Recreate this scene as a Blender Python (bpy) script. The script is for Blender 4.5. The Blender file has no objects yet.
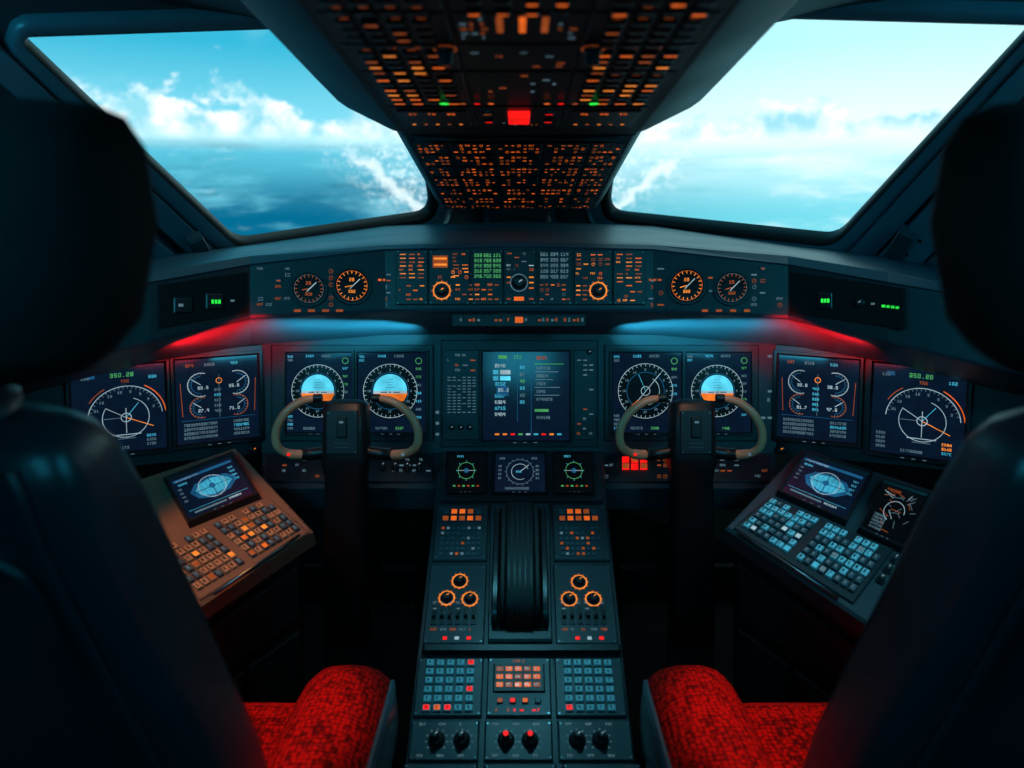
import bpy, math, random
from mathutils import Vector, geometry, Matrix
random.seed(7)
sc = bpy.context.scene
try:
    sc.view_settings.view_transform = 'Standard'
except Exception: pass

# ------------------------------------------------------------------ camera model
TH = math.radians(15.0); H = 1.2; FP = 700.0; CX = 519.0; CY = 384.0
CAM = Vector((0, 0, H))
F = Vector((0, math.cos(TH), -math.sin(TH))); U = Vector((0, math.sin(TH), math.cos(TH))); R = Vector((1, 0, 0))
def C(px, py, d): return CAM + F*d + R*((px-CX)/FP*d) + U*((CY-py)/FP*d)
def mir(px): return 2*CX - px
def W(x, y, z): return Vector((x, y, z+H))     # metres, z relative to eye height

cd = bpy.data.cameras.new('camera'); co = bpy.data.objects.new('camera', cd); sc.collection.objects.link(co)
co.location = CAM; co.rotation_euler = (math.pi/2-TH, 0, 0)
cd.sensor_width = 36; cd.lens = FP/1024*36; cd.shift_x = -(CX-512)/1024; cd.clip_start = .01
cd.dof.use_dof = True; cd.dof.focus_distance = 1.4; cd.dof.aperture_fstop = 3.2
sc.camera = co

# ------------------------------------------------------------------ materials
def lin(c):
    return tuple(((v/255)/12.92 if v/255 <= .04045 else ((v/255+.055)/1.055)**2.4) for v in c)
def newmat(name):
    m = bpy.data.materials.new(name); m.use_nodes = True
    return m, m.node_tree.nodes, m.node_tree.links, m.node_tree.nodes['Principled BSDF']
def paint(name, rgb, rough=.5, metal=0, bump=.15, scale=220, var=.25, spec=.5):
    m, n, l, b = newmat(name); c = lin(rgb)
    tc = n.new('ShaderNodeTexCoord'); no = n.new('ShaderNodeTexNoise'); no.inputs['Scale'].default_value = scale
    no.inputs['Detail'].default_value = 3
    l.new(tc.outputs['Object'], no.inputs['Vector'])
    n2 = n.new('ShaderNodeTexNoise'); n2.inputs['Scale'].default_value = 9; n2.inputs['Detail'].default_value = 5
    l.new(tc.outputs['Object'], n2.inputs['Vector'])
    mx = n.new('ShaderNodeMix'); mx.data_type = 'RGBA'
    mx.inputs[6].default_value = (*[v*(1-var) for v in c], 1); mx.inputs[7].default_value = (*[v*(1+var) for v in c], 1)
    l.new(n2.outputs['Fac'], mx.inputs[0]); l.new(mx.outputs[2], b.inputs['Base Color'])
    mr = n.new('ShaderNodeMapRange'); mr.inputs['To Min'].default_value = max(.05, rough-.1); mr.inputs['To Max'].default_value = min(1, rough+.1)
    l.new(n2.outputs['Fac'], mr.inputs['Value']); l.new(mr.outputs[0], b.inputs['Roughness'])
    bp = n.new('ShaderNodeBump'); bp.inputs['Strength'].default_value = bump; bp.inputs['Distance'].default_value = .001
    l.new(no.outputs['Fac'], bp.inputs['Height']); l.new(bp.outputs[0], b.inputs['Normal'])
    b.inputs['Metallic'].default_value = metal; b.inputs['Specular IOR Level'].default_value = spec
    return m
def emit(name, rgb, st=1.0, rough=.4, flick=.25, spec=.2):
    m, n, l, b = newmat(name); c = lin(rgb)
    b.inputs['Base Color'].default_value = (*[v*.12 for v in c], 1); b.inputs['Roughness'].default_value = rough; b.inputs['Specular IOR Level'].default_value = spec
    tc = n.new('ShaderNodeTexCoord'); no = n.new('ShaderNodeTexNoise'); no.inputs['Scale'].default_value = 40
    l.new(tc.outputs['Object'], no.inputs['Vector'])
    mr = n.new('ShaderNodeMapRange'); mr.inputs['From Min'].default_value = .3; mr.inputs['From Max'].default_value = .7
    mr.inputs['To Min'].default_value = st*(1-flick); mr.inputs['To Max'].default_value = st*(1+flick)
    l.new(no.outputs['Fac'], mr.inputs['Value']); l.new(mr.outputs[0], b.inputs['Emission Strength'])
    b.inputs['Emission Color'].default_value = (*c, 1)
    return m
def fabric(name, rgb):
    m, n, l, b = newmat(name); c = lin(rgb)
    tc = n.new('ShaderNodeTexCoord'); v = n.new('ShaderNodeTexVoronoi'); v.inputs['Scale'].default_value = 150; v.inputs['Randomness'].default_value = .5
    l.new(tc.outputs['Object'], v.inputs['Vector'])
    cr = n.new('ShaderNodeValToRGB'); cr.color_ramp.elements[0].color = (*c, 1); cr.color_ramp.elements[1].color = (*[x*.12 for x in c], 1)
    cr.color_ramp.elements[0].position = .3; cr.color_ramp.elements[1].position = .72
    l.new(v.outputs['Distance'], cr.inputs[0]); l.new(cr.outputs[0], b.inputs['Base Color'])
    bp = n.new('ShaderNodeBump'); bp.inputs['Strength'].default_value = .9; bp.inputs['Distance'].default_value = .003; bp.invert = True
    l.new(v.outputs['Distance'], bp.inputs['Height']); l.new(bp.outputs[0], b.inputs['Normal'])
    b.inputs['Roughness'].default_value = .9; b.inputs['Specular IOR Level'].default_value = .15
    return m
M = {}
M['panel'] = paint('panel_paint', (40, 55, 62), .4)
M['panel2'] = paint('panel_paint_dark', (26, 37, 43), .42)
M['ovh'] = paint('overhead_paint', (26, 37, 43), .5)
M['black'] = paint('black_plastic', (16, 22, 26), .4)
M['drum'] = paint('lever_rubber', (15, 19, 22), .6)
M['void'] = paint('matte_black', (7, 10, 12), .9)
M['body'] = paint('console_side_panel', (30, 37, 41), .55)
M['glare'] = paint('glareshield_vinyl', (42, 70, 82), .42, bump=.4, scale=400)
M['under'] = paint('glareshield_underside', (78, 98, 106), .4)
M['frame'] = paint('window_frame_paint', (66, 102, 116), .36)
M['wallm'] = paint('cabin_lining', (34, 50, 58), .6)
M['gasket'] = paint('rubber_gasket', (8, 10, 12), .5)
M['floor'] = paint('floor_carpet', (14, 16, 18), .95, bump=.8, scale=300)
M['key'] = paint('key_cap', (62, 80, 88), .42)
M['keyteal'] = paint('key_cap_teal', (160, 212, 222), .42)
M['keytan'] = paint('key_cap_tan', (180, 138, 104), .5)
M['knob'] = paint('knob_black', (30, 36, 40), .32)
M['steel'] = paint('steel', (120, 130, 135), .3, metal=1)
M['leather'] = paint('seat_leather', (19, 42, 50), .34, bump=.5, scale=120, spec=.6)
M['leather2'] = paint('headrest_leather', (6, 9, 11), .8, bump=.5, scale=120, spec=.2)
M['piping'] = paint('seat_piping', (80, 100, 110), .6, bump=.9, scale=500)
M['horn'] = paint('yoke_grip', (240, 150, 112), .34)
M['tan'] = paint('console_tan', (118, 92, 74), .5)
M['red_f'] = fabric('red_fabric', (245, 16, 8))
M['scr'] = emit('screen_glass', (9, 24, 44), .85, .14, .2, .4)
M['scrk'] = emit('screen_glass_black', (3, 8, 12), 1.0, .2, .2, .4)
M['or'] = emit('backlight_orange', (255, 112, 36), .75)
M['or2'] = emit('backlight_amber_dim', (190, 90, 40), .55)
M['or3'] = emit('backlight_amber_bright', (255, 142, 50), .95)
M['red'] = emit('light_red', (255, 24, 20), 1.0)
M['grn'] = emit('light_green', (50, 255, 80), .95)
M['gd'] = emit('text_green', (90, 190, 110), .6)
M['wh'] = emit('text_white', (185, 216, 228), .62)
M['whd'] = emit('text_grey', (110, 145, 160), .5)
M['cy'] = emit('text_cyan', (70, 185, 218), .75)
M['cyb'] = emit('display_sky', (90, 212, 240), 1.0)
M['bl'] = emit('display_blue', (30, 100, 146), .65)
M['brn'] = emit('display_ground', (240, 116, 28), 1.0)

# ------------------------------------------------------------------ frames
class PF:
    def __init__(s, a, b, c):
        s.o = a; s.n = (b-a).cross(c-a).normalized()
        if s.n.dot(CAM-a) < 0: s.n = -s.n
    def p(s, px, py, h=0):
        d = F + R*((px-CX)/FP) + U*((CY-py)/FP)
        t = (s.o-CAM).dot(s.n)/d.dot(s.n)
        return CAM + d*t + s.n*h
    def metric(s, px, py, sc_=None):
        c = s.p(px, py); ex = (R - s.n*R.dot(s.n)).normalized(); ey = s.n.cross(ex)
        if ey.dot(U) > 0: ey = -ey
        return MF(c, ex, ey, s.n, sc_ or (c-CAM).dot(F)/FP)
    def quad(s, pts, w, h): return QF([s.p(*q) for q in pts], s.n, w, h)
class MF:
    def __init__(s, c, ex, ey, n, k): s.c, s.ex, s.ey, s.n, s.k = c, ex, ey, n, k
    def p(s, a, b, h=0): return s.c + s.ex*(a*s.k) + s.ey*(b*s.k) + s.n*h
class QF:
    def __init__(s, P, n, w, h): s.P, s.n, s.w, s.h = P, n, w, h
    def p(s, a, b, h=0):
        u = a/s.w; v = b/s.h; P = s.P
        return P[0]*(1-u)*(1-v)+P[1]*u*(1-v)+P[2]*u*v+P[3]*(1-u)*v + s.n*h
FONT = {'0':'75557','1':'26227','2':'71747','3':'71717','4':'55711','5':'74717','6':'74757','7':'71244','8':'75757','9':'75717',
'A':'25755','B':'65656','C':'34443','D':'65556','E':'74647','F':'74644','G':'34553','H':'55755','I':'72227','J':'11152','K':'55655',
'L':'44447','M':'57755','N':'65555','O':'25552','P':'65644','Q':'25563','R':'65655','S':'34216','T':'72222','U':'55557','V':'55552',
'W':'55775','X':'55255','Y':'55222','Z':'71247','-':'00700','.':'00002','/':'11244'}
WORDS = ['ALT','HDG','SPD','VS','NAV','APU','FUEL','ON','OFF','AUTO','MAN','PUSH','BAT','GEN','HYD','PACK','BLD','ENG','ANTI','ICE','L','R','TEMP','FLT','CAB','ADF','VOR','ILS','RMP','CPT','FO','XFR','N1','EGT','FF','TAT','350','28.5','1013','V1','TRK']
class MB:
    def __init__(s): s.v = []; s.f = []; s.mi = []; s.ms = []; s.sm = []
    def m(s, k):
        if k not in s.ms: s.ms.append(k)
        return s.ms.index(k)
    def poly(s, pts, mat, sm=False):
        i = len(s.v); s.v += [tuple(p) for p in pts]; s.f.append(tuple(range(i, i+len(pts)))); s.mi.append(s.m(mat)); s.sm.append(sm)
    def rings(s, rings, mat, closed=True, cap0=True, cap1=True, sm=True, matf=None):
        i0 = len(s.v); n = len(rings[0])
        for r in rings: s.v += [tuple(p) for p in r]
        for a in range(len(rings)-1):
            for b in range(n if closed else n-1):
                c = (b+1) % n
                s.f.append((i0+a*n+b, i0+a*n+c, i0+(a+1)*n+c, i0+(a+1)*n+b))
                s.mi.append(s.m(matf(a, b) if matf else mat)); s.sm.append(sm)
        if cap0: s.f.append(tuple(i0+k for k in reversed(range(n)))); s.mi.append(s.m(mat)); s.sm.append(False)
        if cap1: s.f.append(tuple(i0+(len(rings)-1)*n+k for k in range(n))); s.mi.append(s.m(mat)); s.sm.append(False)
    def prism(s, pts, n, h0, h1, mat, ch=0, topmat=None):
        c = sum(pts, Vector())/len(pts)
        def ins(p, d):
            q = c-p; L = q.length
            return p + q*(min(d*1.41, L*.45)/L) if L > 1e-9 else p
        rs = [[p+n*h0 for p in pts], [p+n*(h1-ch) for p in pts]]
        if ch: rs.append([ins(p, ch)+n*h1 for p in pts])
        s.rings(rs, mat, cap0=True, cap1=(topmat is None), sm=False)
        if topmat: s.poly(rs[-1], topmat)
    def box(s, fr, x0, y0, x1, y1, h0, h1, mat, ch=.0015, topmat=None):
        s.prism([fr.p(x0, y0), fr.p(x1, y0), fr.p(x1, y1), fr.p(x0, y1)], fr.n, h0, h1, mat, ch, topmat)
    def rect(s, fr, x0, y0, x1, y1, mat, h): s.poly([fr.p(x0, y0, h), fr.p(x1, y0, h), fr.p(x1, y1, h), fr.p(x0, y1, h)], mat)
    def line(s, fr, x0, y0, x1, y1, w, mat, h):
        dx, dy = x1-x0, y1-y0; L = math.hypot(dx, dy) or 1; nx, ny = -dy/L*w/2, dx/L*w/2
        s.poly([fr.p(x0+nx, y0+ny, h), fr.p(x1+nx, y1+ny, h), fr.p(x1-nx, y1-ny, h), fr.p(x0-nx, y0-ny, h)], mat)
    def frame(s, fr, x0, y0, x1, y1, w, mat, h):
        s.line(fr, x0, y0, x1, y0, w, mat, h); s.line(fr, x1, y0, x1, y1, w, mat, h); s.line(fr, x1, y1, x0, y1, w, mat, h); s.line(fr, x0, y1, x0, y0, w, mat, h)
    def arc(s, fr, cx, cy, r0, r1, a0, a1, mat, h, n=None):
        n = n or max(6, int(abs(a1-a0)/12))
        for k in range(n):
            t0 = math.radians(a0+(a1-a0)*k/n); t1 = math.radians(a0+(a1-a0)*(k+1)/n)
            s.poly([fr.p(cx+r0*math.cos(t0), cy-r0*math.sin(t0), h), fr.p(cx+r1*math.cos(t0), cy-r1*math.sin(t0), h),
                    fr.p(cx+r1*math.cos(t1), cy-r1*math.sin(t1), h), fr.p(cx+r0*math.cos(t1), cy-r0*math.sin(t1), h)], mat)
    def disc(s, fr, cx, cy, r, mat, h, a0=0, a1=360, n=24):
        pts = [fr.p(cx+r*math.cos(math.radians(a0+(a1-a0)*k/n)), cy-r*math.sin(math.radians(a0+(a1-a0)*k/n)), h) for k in range(n if a1-a0 == 360 else n+1)]
        s.poly(pts, mat)
    def ticks(s, fr, cx, cy, r0, r1, a0, a1, n, w, mat, h):
        for k in range(n):
            t = math.radians(a0+(a1-a0)*k/max(1, n-1))
            s.line(fr, cx+r0*math.cos(t), cy-r0*math.sin(t), cx+r1*math.cos(t), cy-r1*math.sin(t), w, mat, h)
    def knob(s, fr, cx, cy, r, h0, h1, mat='knob', n=18, ptr='wh'):
        def ring(rr, h): return [fr.p(cx+rr*math.cos(2*math.pi*k/n), cy-rr*math.sin(2*math.pi*k/n), h) for k in range(n)]
        s.rings([ring(r*1.15, h0), ring(r*1.1, h0+(h1-h0)*.25), ring(r*.9, h0+(h1-h0)*.3), ring(r*.85, h1*.92), ring(r*.65, h1)], mat)
        if ptr: s.line(fr, cx, cy, cx+r*.5, cy-r*.35, r*.18, ptr, h1+.0004)
    def text(s, fr, x, y, sz, t, mat, h, center=False):
        k = sz/5.0; cw = k*4
        if center: x -= len(t)*cw/2
        for ch in t:
            g = FONT.get(ch)
            if g:
                for r_, c_ in enumerate(g):
                    b = int(c_); q = 0
                    while q < 3:
                        if b & (4 >> q):
                            e = q
                            while e < 2 and b & (4 >> (e+1)): e += 1
                            s.rect(fr, x+q*k, y+r_*k, x+(e+1)*k, y+(r_+1)*k, mat, h); q = e+1
                        else: q += 1
            x += cw
    def tube(s, pts, r, mat, n=10, sub=6, cap=True):
        P = []
        for i in range(len(pts)-1):
            p0 = pts[max(0, i-1)]; p1 = pts[i]; p2 = pts[i+1]; p3 = pts[min(len(pts)-1, i+2)]
            for k in range(sub):
                t = k/sub
                P.append(.5*((2*p1)+(p2-p0)*t+(2*p0-5*p1+4*p2-p3)*t*t+(3*p1-p0-3*p2+p3)*t**3))
        P.append(pts[-1]); rg = []; ref = None
        for i, p in enumerate(P):
            t = (P[min(i+1, len(P)-1)]-P[max(i-1, 0)]).normalized()
            if ref is None: ref = t.orthogonal().normalized()
            ref = (ref-t*ref.dot(t)).normalized(); b = t.cross(ref)
            rr = r(i/(len(P)-1)) if callable(r) else r
            rg.append([p+ref*rr*math.cos(2*math.pi*k/n)+b*rr*math.sin(2*math.pi*k/n) for k in range(n)])
        s.rings(rg, mat, cap0=cap, cap1=cap)
    def loft(s, secs, mat, n=32, ax=None, ay=None, matf=None, cap=True):
        """secs: (center, half_a, half_b, exponent)"""
        rg = []
        for c, a, b, e in secs:
            r = []
            for k in range(n):
                t = 2*math.pi*k/n; ct, st = math.cos(t), math.sin(t)
                r.append(c + ax*(a*math.copysign(abs(ct)**(2/e), ct)) + ay*(b*math.copysign(abs(st)**(2/e), st)))
            rg.append(r)
        s.rings(rg, mat, matf=matf, cap0=cap, cap1=cap)
    def build(s, name, parent=None):
        me = bpy.data.meshes.new(name); me.from_pydata(s.v, [], s.f)
        for k in s.ms: me.materials.append(M[k])
        me.polygons.foreach_set('material_index', s.mi); me.polygons.foreach_set('use_smooth', s.sm); me.update()
        o = bpy.data.objects.new(name, me); sc.collection.objects.link(o)
        if parent: o.parent = parent
        return o
def rounded(pts, rad, n=5):
    out = []; L = len(pts)
    for i in range(L):
        p0 = Vector(pts[i-1]); p = Vector(pts[i]); p1 = Vector(pts[(i+1) % L])
        r = rad[i] if isinstance(rad, (list, tuple)) else rad
        a = p+(p0-p).normalized()*r; b = p+(p1-p).normalized()*r
        for k in range(n+1):
            t = k/n; out.append(a*(1-t)**2+p*2*t*(1-t)+b*t*t)
    return out
def cells(mb, fr, x0, y0, x1, y1, nx, ny, h=.0008, p=.8, mats=('or', 'or2', 'or2', 'or3'), kinds='tbkrs'):
    cw = (x1-x0)/nx; chh = (y1-y0)/ny
    for j in range(ny):
        for i in range(nx):
            if random.random() > p: continue
            x = x0+i*cw; y = y0+j*chh; k = random.choice(kinds); m = random.choice(mats)
            if k == 't': mb.text(fr, x+cw*.1, y+chh*.2, chh*.45, random.choice(WORDS)[:max(1, int(cw/(chh*.42)))], m, h)
            elif k == 'b': mb.rect(fr, x+cw*.15, y+chh*.35, x+cw*.8, y+chh*.6, m, h)
            elif k == 'k':
                mb.box(fr, x+cw*.15, y+chh*.12, x+cw*.85, y+chh*.85, 0, .003, 'key', .0008)
                mb.rect(fr, x+cw*.28, y+chh*.38, x+cw*.72, y+chh*.58, m, .0034)
            elif k == 'r':
                r = min(cw, chh)*.36; mb.arc(fr, x+cw/2, y+chh/2, r*.8, r, 0, 360, m, h, 12); mb.line(fr, x+cw/2, y+chh/2, x+cw/2+r*.6, y+chh/2-r*.6, r*.2, m, h)
            elif k == 's':
                mb.line(fr, x+cw*.3, y+chh*.15, x+cw*.3, y+chh*.85, chh*.1, m, h); mb.rect(fr, x+cw*.45, y+chh*.22, x+cw*.8, y+chh*.34, m, h); mb.rect(fr, x+cw*.45, y+chh*.62, x+cw*.8, y+chh*.74, m, h)
def screws(mb, fr, x0, y0, x1, y1, h, r=1.1):
    for x in (x0, x1):
        for y in (y0, y1):
            mb.disc(fr, x, y, r, 'steel', h, n=8)

# ------------------------------------------------------------------ room shell
CEIL = .30
gm = bpy.data.materials.new('windshield_glass'); gm.use_nodes = True; nt = gm.node_tree; nt.nodes.clear()
o_ = nt.nodes.new('ShaderNodeOutputMaterial'); tr = nt.nodes.new('ShaderNodeBsdfTransparent'); gl = nt.nodes.new('ShaderNodeBsdfGlossy')
gl.inputs['Roughness'].default_value = .12; mx = nt.nodes.new('ShaderNodeMixShader'); mx.inputs[0].default_value = .012
nt.links.new(tr.outputs[0], mx.inputs[1]); nt.links.new(gl.outputs[0], mx.inputs[2]); nt.links.new(mx.outputs[0], o_.inputs[0]); M['glass'] = gm
sur = MB()
for sgn, nm in ((-1, 'left'), (1, 'right')):
    def S(px): return px if sgn < 0 else mir(px)
    a, b, c = C(S(430), 212, 2.0), C(S(240), 243, 1.65), C(S(28), 38, 1.05)
    fr = PF(a, b, c)
    def onp(x, z):
        y = ((fr.o-CAM).dot(fr.n) - fr.n.x*x - fr.n.z*z)/fr.n.y
        return W(x, y, z)
    outer = [onp(0, CEIL), onp(0, -.2), onp(sgn*1.25, -.40), onp(sgn*1.25, CEIL)]
    if sgn < 0: hp = [(22, 36), (400, 24), (420, 120), (433, 214), (240, 243)]; rad = [8, 20, 20, 16, 14]
    else: hp = [(1032, 24), (640, 14), (618, 120), (606, 214), (834, 239)]; rad = [8, 20, 20, 16, 14]
    hole2 = rounded([Vector((x, y, 0)) for x, y in hp], rad)
    hole = [fr.p(q.x, q.y) for q in hole2]
    tris = geometry.tessellate_polygon([outer, hole]); allp = outer+hole
    for t in tris: sur.poly([allp[i] for i in t], 'wallm')
    cen = sum(hole2, Vector())/len(hole2)
    def off(q, d):
        i = hole2.index(q); t = (hole2[(i+1) % len(hole2)]-hole2[i-1]).normalized(); nn = Vector((t.y, -t.x, 0))
        if (q+nn-cen).length < (q-cen).length: nn = -nn
        return q+nn*d
    rr = [[fr.p(*off(q, d)[:2], h) for q in hole2] for d, h in ((0, -.02), (0, .004), (3, .010), (5, .012), (12, .016), (19, .014), (22, 0))]
    if sgn < 0:
        beams = [([(-60, 22), (-60, -14), (236, 268), (212, 272)], .028), ([(-80, 85), (-80, 35), (202, 270), (168, 284)], .05), ([(-80, 135), (-80, 98), (160, 282), (130, 292)], .03)]
    else:
        beams = [([(1098, 12), (1098, -22), (840, 260), (864, 264)], .028), ([(1098, 72), (1098, 24), (872, 258), (906, 274)], .05), ([(1098, 122), (1098, 84), (914, 270), (944, 286)], .03)]
    for q, h in beams: sur.prism([fr.p(*z) for z in q], fr.n, 0, h, 'frame', .008)
    q = beams[1][0]
    for k in range(10):
        t = .35+k*.065; x = q[0][0]*(1-t)+q[3][0]*t; y = q[0][1]*(1-t)+q[3][1]*t; x2 = q[1][0]*(1-t)+q[2][0]*t; y2 = q[1][1]*(1-t)+q[2][1]*t
        sur.disc(fr, (x+x2)/2, (y+y2)/2, 2, 'gasket', .0505, n=8)
    bx_ = [(176, 222), (190, 216), (204, 240), (188, 248)] if sgn < 0 else [(912, 208), (928, 216), (910, 244), (896, 234)]
    sur.prism([fr.p(*z) for z in bx_], fr.n, .045, .065, 'panel', .004)
    w = MB(); x = sgn*1.25; yb = -.9; yt = onp(x, CEIL).y; ym = onp(x, -.4).y
    w.poly([W(x, yb, -H), W(x, yb, CEIL), W(x, yt, CEIL), W(x, ym, -.4), W(x, 1.9, -.4), W(x, 1.9, -H)], 'wallm')
    w.build('wall_'+nm)
    g = MB()
    g.rings([r + [r[0]] for r in rr], 'gasket', closed=False, cap0=False, cap1=False, sm=True, matf=lambda a_, b_: 'gasket' if a_ < 3 else 'frame')
    g.poly([p-fr.n*.01 for p in hole], 'glass')
    g.build('window_1' if sgn < 0 else 'window_2')
sur.build('windshield_surround')
m = MB(); m.poly([W(-1.25, -.9, -H), W(1.25, -.9, -H), W(1.25, 1.9, -H), W(-1.25, 1.9, -H)], 'floor'); m.build('floor')
m = MB(); m.poly([W(-1.25, -.9, CEIL), W(1.25, -.9, CEIL), W(1.25, .47, CEIL), W(0, 1.9, CEIL), W(-1.25, .47, CEIL)], 'wallm'); m.build('ceiling')
m = MB(); m.poly([W(-1.25, -.9, -H), W(1.25, -.9, -H), W(1.25, -.9, CEIL), W(-1.25, -.9, CEIL)], 'wallm'); m.build('wall_back')
m = MB(); m.poly([W(-1.25, 1.9, -H), W(1.25, 1.9, -H), W(1.25, 1.9, -.4), W(.6, 2.3, -.18), W(-.6, 2.3, -.18), W(-1.25, 1.9, -.4)], 'void'); m.build('wall_front')
m = MB(); m.loft([(W(0, 2.30, -.12), .13, .05, 4), (W(0, 2.2, 0), .10, .05, 4), (W(0, 1.90, .24), .09, .05, 4)], 'frame', ax=R, ay=Vector((0, .8, .6))); m.build('windshield_center_post')

# ------------------------------------------------------------------ glareshield
g = MB()
st = [(-250, 322, 345, 425, 1.10, 255), (30, 292, 302, 372, 1.08, 268), (150, 270, 282, 343, 1.16, 256), (250, 254, 264, 318, 1.30, 245), (385, 243, 249, 312, 1.36, 226), (519, 240, 246, 311, 1.36, 221)]
rearD = {-250: 1.45, 30: 1.42, 150: 1.5, 250: 1.66, 385: 1.9, 519: 2.1}
underD = {-250: (440, 1.25), 30: (392, 1.22), 150: (362, 1.33), 250: (345, 1.48), 385: (335, 1.5), 519: (334, 1.5)}
full = [(s_, s_[0]) for s_ in st] + [(s_, mir(s_[0])) for s_ in reversed(st[:-1])]
rings = []
for s_, px in full:
    k0, yt0, yt, yb, d, yr = s_
    rd = rearD[k0]; uy, ud = underD[k0]
    rings.append([C(px, yr, rd), C(px, yt0-3, d+.10), C(px, yt0, d+.03), C(px, yt0+2, d+.008), C(px, yt, d-.004), C(px, yt+2, d), C(px, yb-3, d), C(px, yb, d+.004), C(px, yb+1.5, d+.012), C(px, uy, ud)])
g.rings(rings, 'glare', closed=False, cap0=False, cap1=False, sm=False, matf=lambda a_, b_: 'panel2' if b_ in (5,) else ('under' if b_ >= 8 else 'glare'))
gf = PF(C(385, 250, 1.36), C(650, 250, 1.36), C(519, 310, 1.36))
gl_ = PF(C(385, 250, 1.36), C(385, 310, 1.36), C(250, 290, 1.30)); gr_ = PF(C(653, 250, 1.36), C(653, 310, 1.36), C(788, 290, 1.30))
gwl = PF(C(250, 270, 1.30), C(250, 318, 1.30), C(150, 300, 1.16)); gwr = PF(C(788, 270, 1.30), C(788, 318, 1.30), C(888, 300, 1.16))
for x0, x1 in ((396, 428), (429, 470), (472, 503), (504, 536), (538, 572), (574, 612), (613, 645)):
    g.box(gf, x0, 250, x1, 305, 0, .004, 'panel2', .0015); screws(g, gf, x0+2, 252, x1-2, 303, .0042, .8)
HH = .0046
cells(g, gf, 399, 253, 426, 280, 3, 7, HH, .85, kinds='bbt', mats=('or', 'or3', 'or2'))
cells(g, gf, 399, 284, 426, 302, 4, 4, HH, .6, kinds='tb')
g.rect(gf, 433, 256, 448, 268, 'or2', HH); g.rect(gf, 434, 258, 447, 260, 'or3', HH+.0003); g.rect(gf, 434, 264, 447, 266, 'or3', HH+.0003)
for (cx, cy) in ((442, 291), (598, 291)):
    g.arc(gf, cx, cy, 7.6, 9, 0, 360, 'or3', HH); g.knob(gf, cx, cy, 5, HH, .018, ptr='or3')
    g.ticks(gf, cx, cy, 9, 10.5, 0, 330, 12, .6, 'or', HH)
cells(g, gf, 452, 253, 470, 278, 2, 7, HH, .8, kinds='bt'); cells(g, gf, 430, 270, 470, 280, 6, 2, HH, .7); cells(g, gf, 455, 283, 500, 302, 7, 4, HH, .85, kinds='btkb')
for j in range(5):
    for i in range(3):
        g.text(gf, 474.5+i*9.4, 254+j*5.2, 3.4, str(random.randint(100, 999)), 'gd', HH)
        g.text(gf, 540.5+i*10, 253+j*5.6, 3.4, str(random.randint(100, 999)), 'whd', HH)
cells(g, gf, 506, 252, 535, 272, 4, 5, HH, .6, mats=('or2', 'or', 'wh', 'whd')); g.arc(gf, 519, 283, 8, 9.0, 0, 360, 'whd', HH); g.knob(gf, 519, 283, 6, HH, .016)
g.rect(gf, 514, 297, 524, 301, 'or', HH); cells(g, gf, 506, 275, 512, 302, 1, 5, HH, .8, kinds='b'); cells(g, gf, 528, 275, 535, 302, 1, 5, HH, .8, kinds='b')
cells(g, gf, 539, 283, 572, 302, 6, 4, HH, .8, mats=('or', 'or2', 'whd')); cells(g, gf, 575, 253, 611, 281, 5, 6, HH, .7); cells(g, gf, 575, 284, 588, 302, 2, 4, HH, .9, kinds='b')
cells(g, gf, 615, 253, 643, 288, 3, 9, HH, .8, kinds='bbt', mats=('or', 'or2', 'or3')); cells(g, gf, 615, 290, 643, 303, 4, 3, HH, .6)
g.box(gf, 452, 315, 586, 326, -.02, .002, 'black', .001); cells(g, gf, 455, 316.5, 585, 324.5, 30, 1, .0025, .6, kinds='bt', mats=('or2', 'whd', 'or2')); g.rect(gf, 515, 317, 523, 323, 'or', .003)
for fr_, cx, cy, r in ((gl_, 309, 289, 16), (gl_, 352, 286, 17), (gr_, 687, 286, 17), (gr_, 732, 288, 16)):
    mf = fr_.metric(cx, cy)
    g.arc(mf, 0, 0, r*.98, r*1.12, 0, 360, 'knob', .006, 28)
    g.knob(mf, 0, 0, r*1.0, 0, .005, 'black', 28, None); g.disc(mf, 0, 0, r*.95, 'scrk', .0062)
    mt = 'or3' if r == 17 else 'or2'
    g.arc(mf, 0, 0, r*.86, r*.88, 0, 360, 'or' if r == 17 else 'whd', .0066, 28)
    g.ticks(mf, 0, 0, r*.70, r*.86, 0, 345, 20, .7, mt, .0067)
    g.line(mf, -2, 3, r*.45, -r*.4, .9, 'wh', .007); g.line(mf, 0, 0, -r*.4, r*.1, .9, mt, .007); g.text(mf, 0, -r*.45, 3.4, '28', mt, .0067, True); g.text(mf, 0, r*.25, 3.0, '350', mt, .0067, True)
for fr_, xa, xb in ((gl_, 256, 292), (gl_, 374, 393), (gr_, 646, 666), (gr_, 750, 784)):
    cells(g, fr_, xa, 266, xb, 308, max(2, int((xb-xa)/8)), 7, .001, .38, mats=('or2', 'whd', 'whd'))
cells(g, gl_, 328, 268, 334, 308, 1, 6, .001, .4, mats=('or2', 'whd')); cells(g, gr_, 707, 268, 714, 308, 1, 6, .001, .4, mats=('or2', 'whd'))
for k_ in range(3): g.rect(gl_, 378+k_*5, 279, 381.5+k_*5, 281, 'or', .002); g.rect(gr_, 648+k_*5, 279, 651.5+k_*5, 281, 'or2', .002)
for k_ in range(4): g.rect(gl_, 294+k_*14, 309.5, 301+k_*14, 312, 'or2', .002); g.rect(gr_, 702+k_*14, 309.5, 708+k_*14, 312, 'or2', .002)
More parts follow.
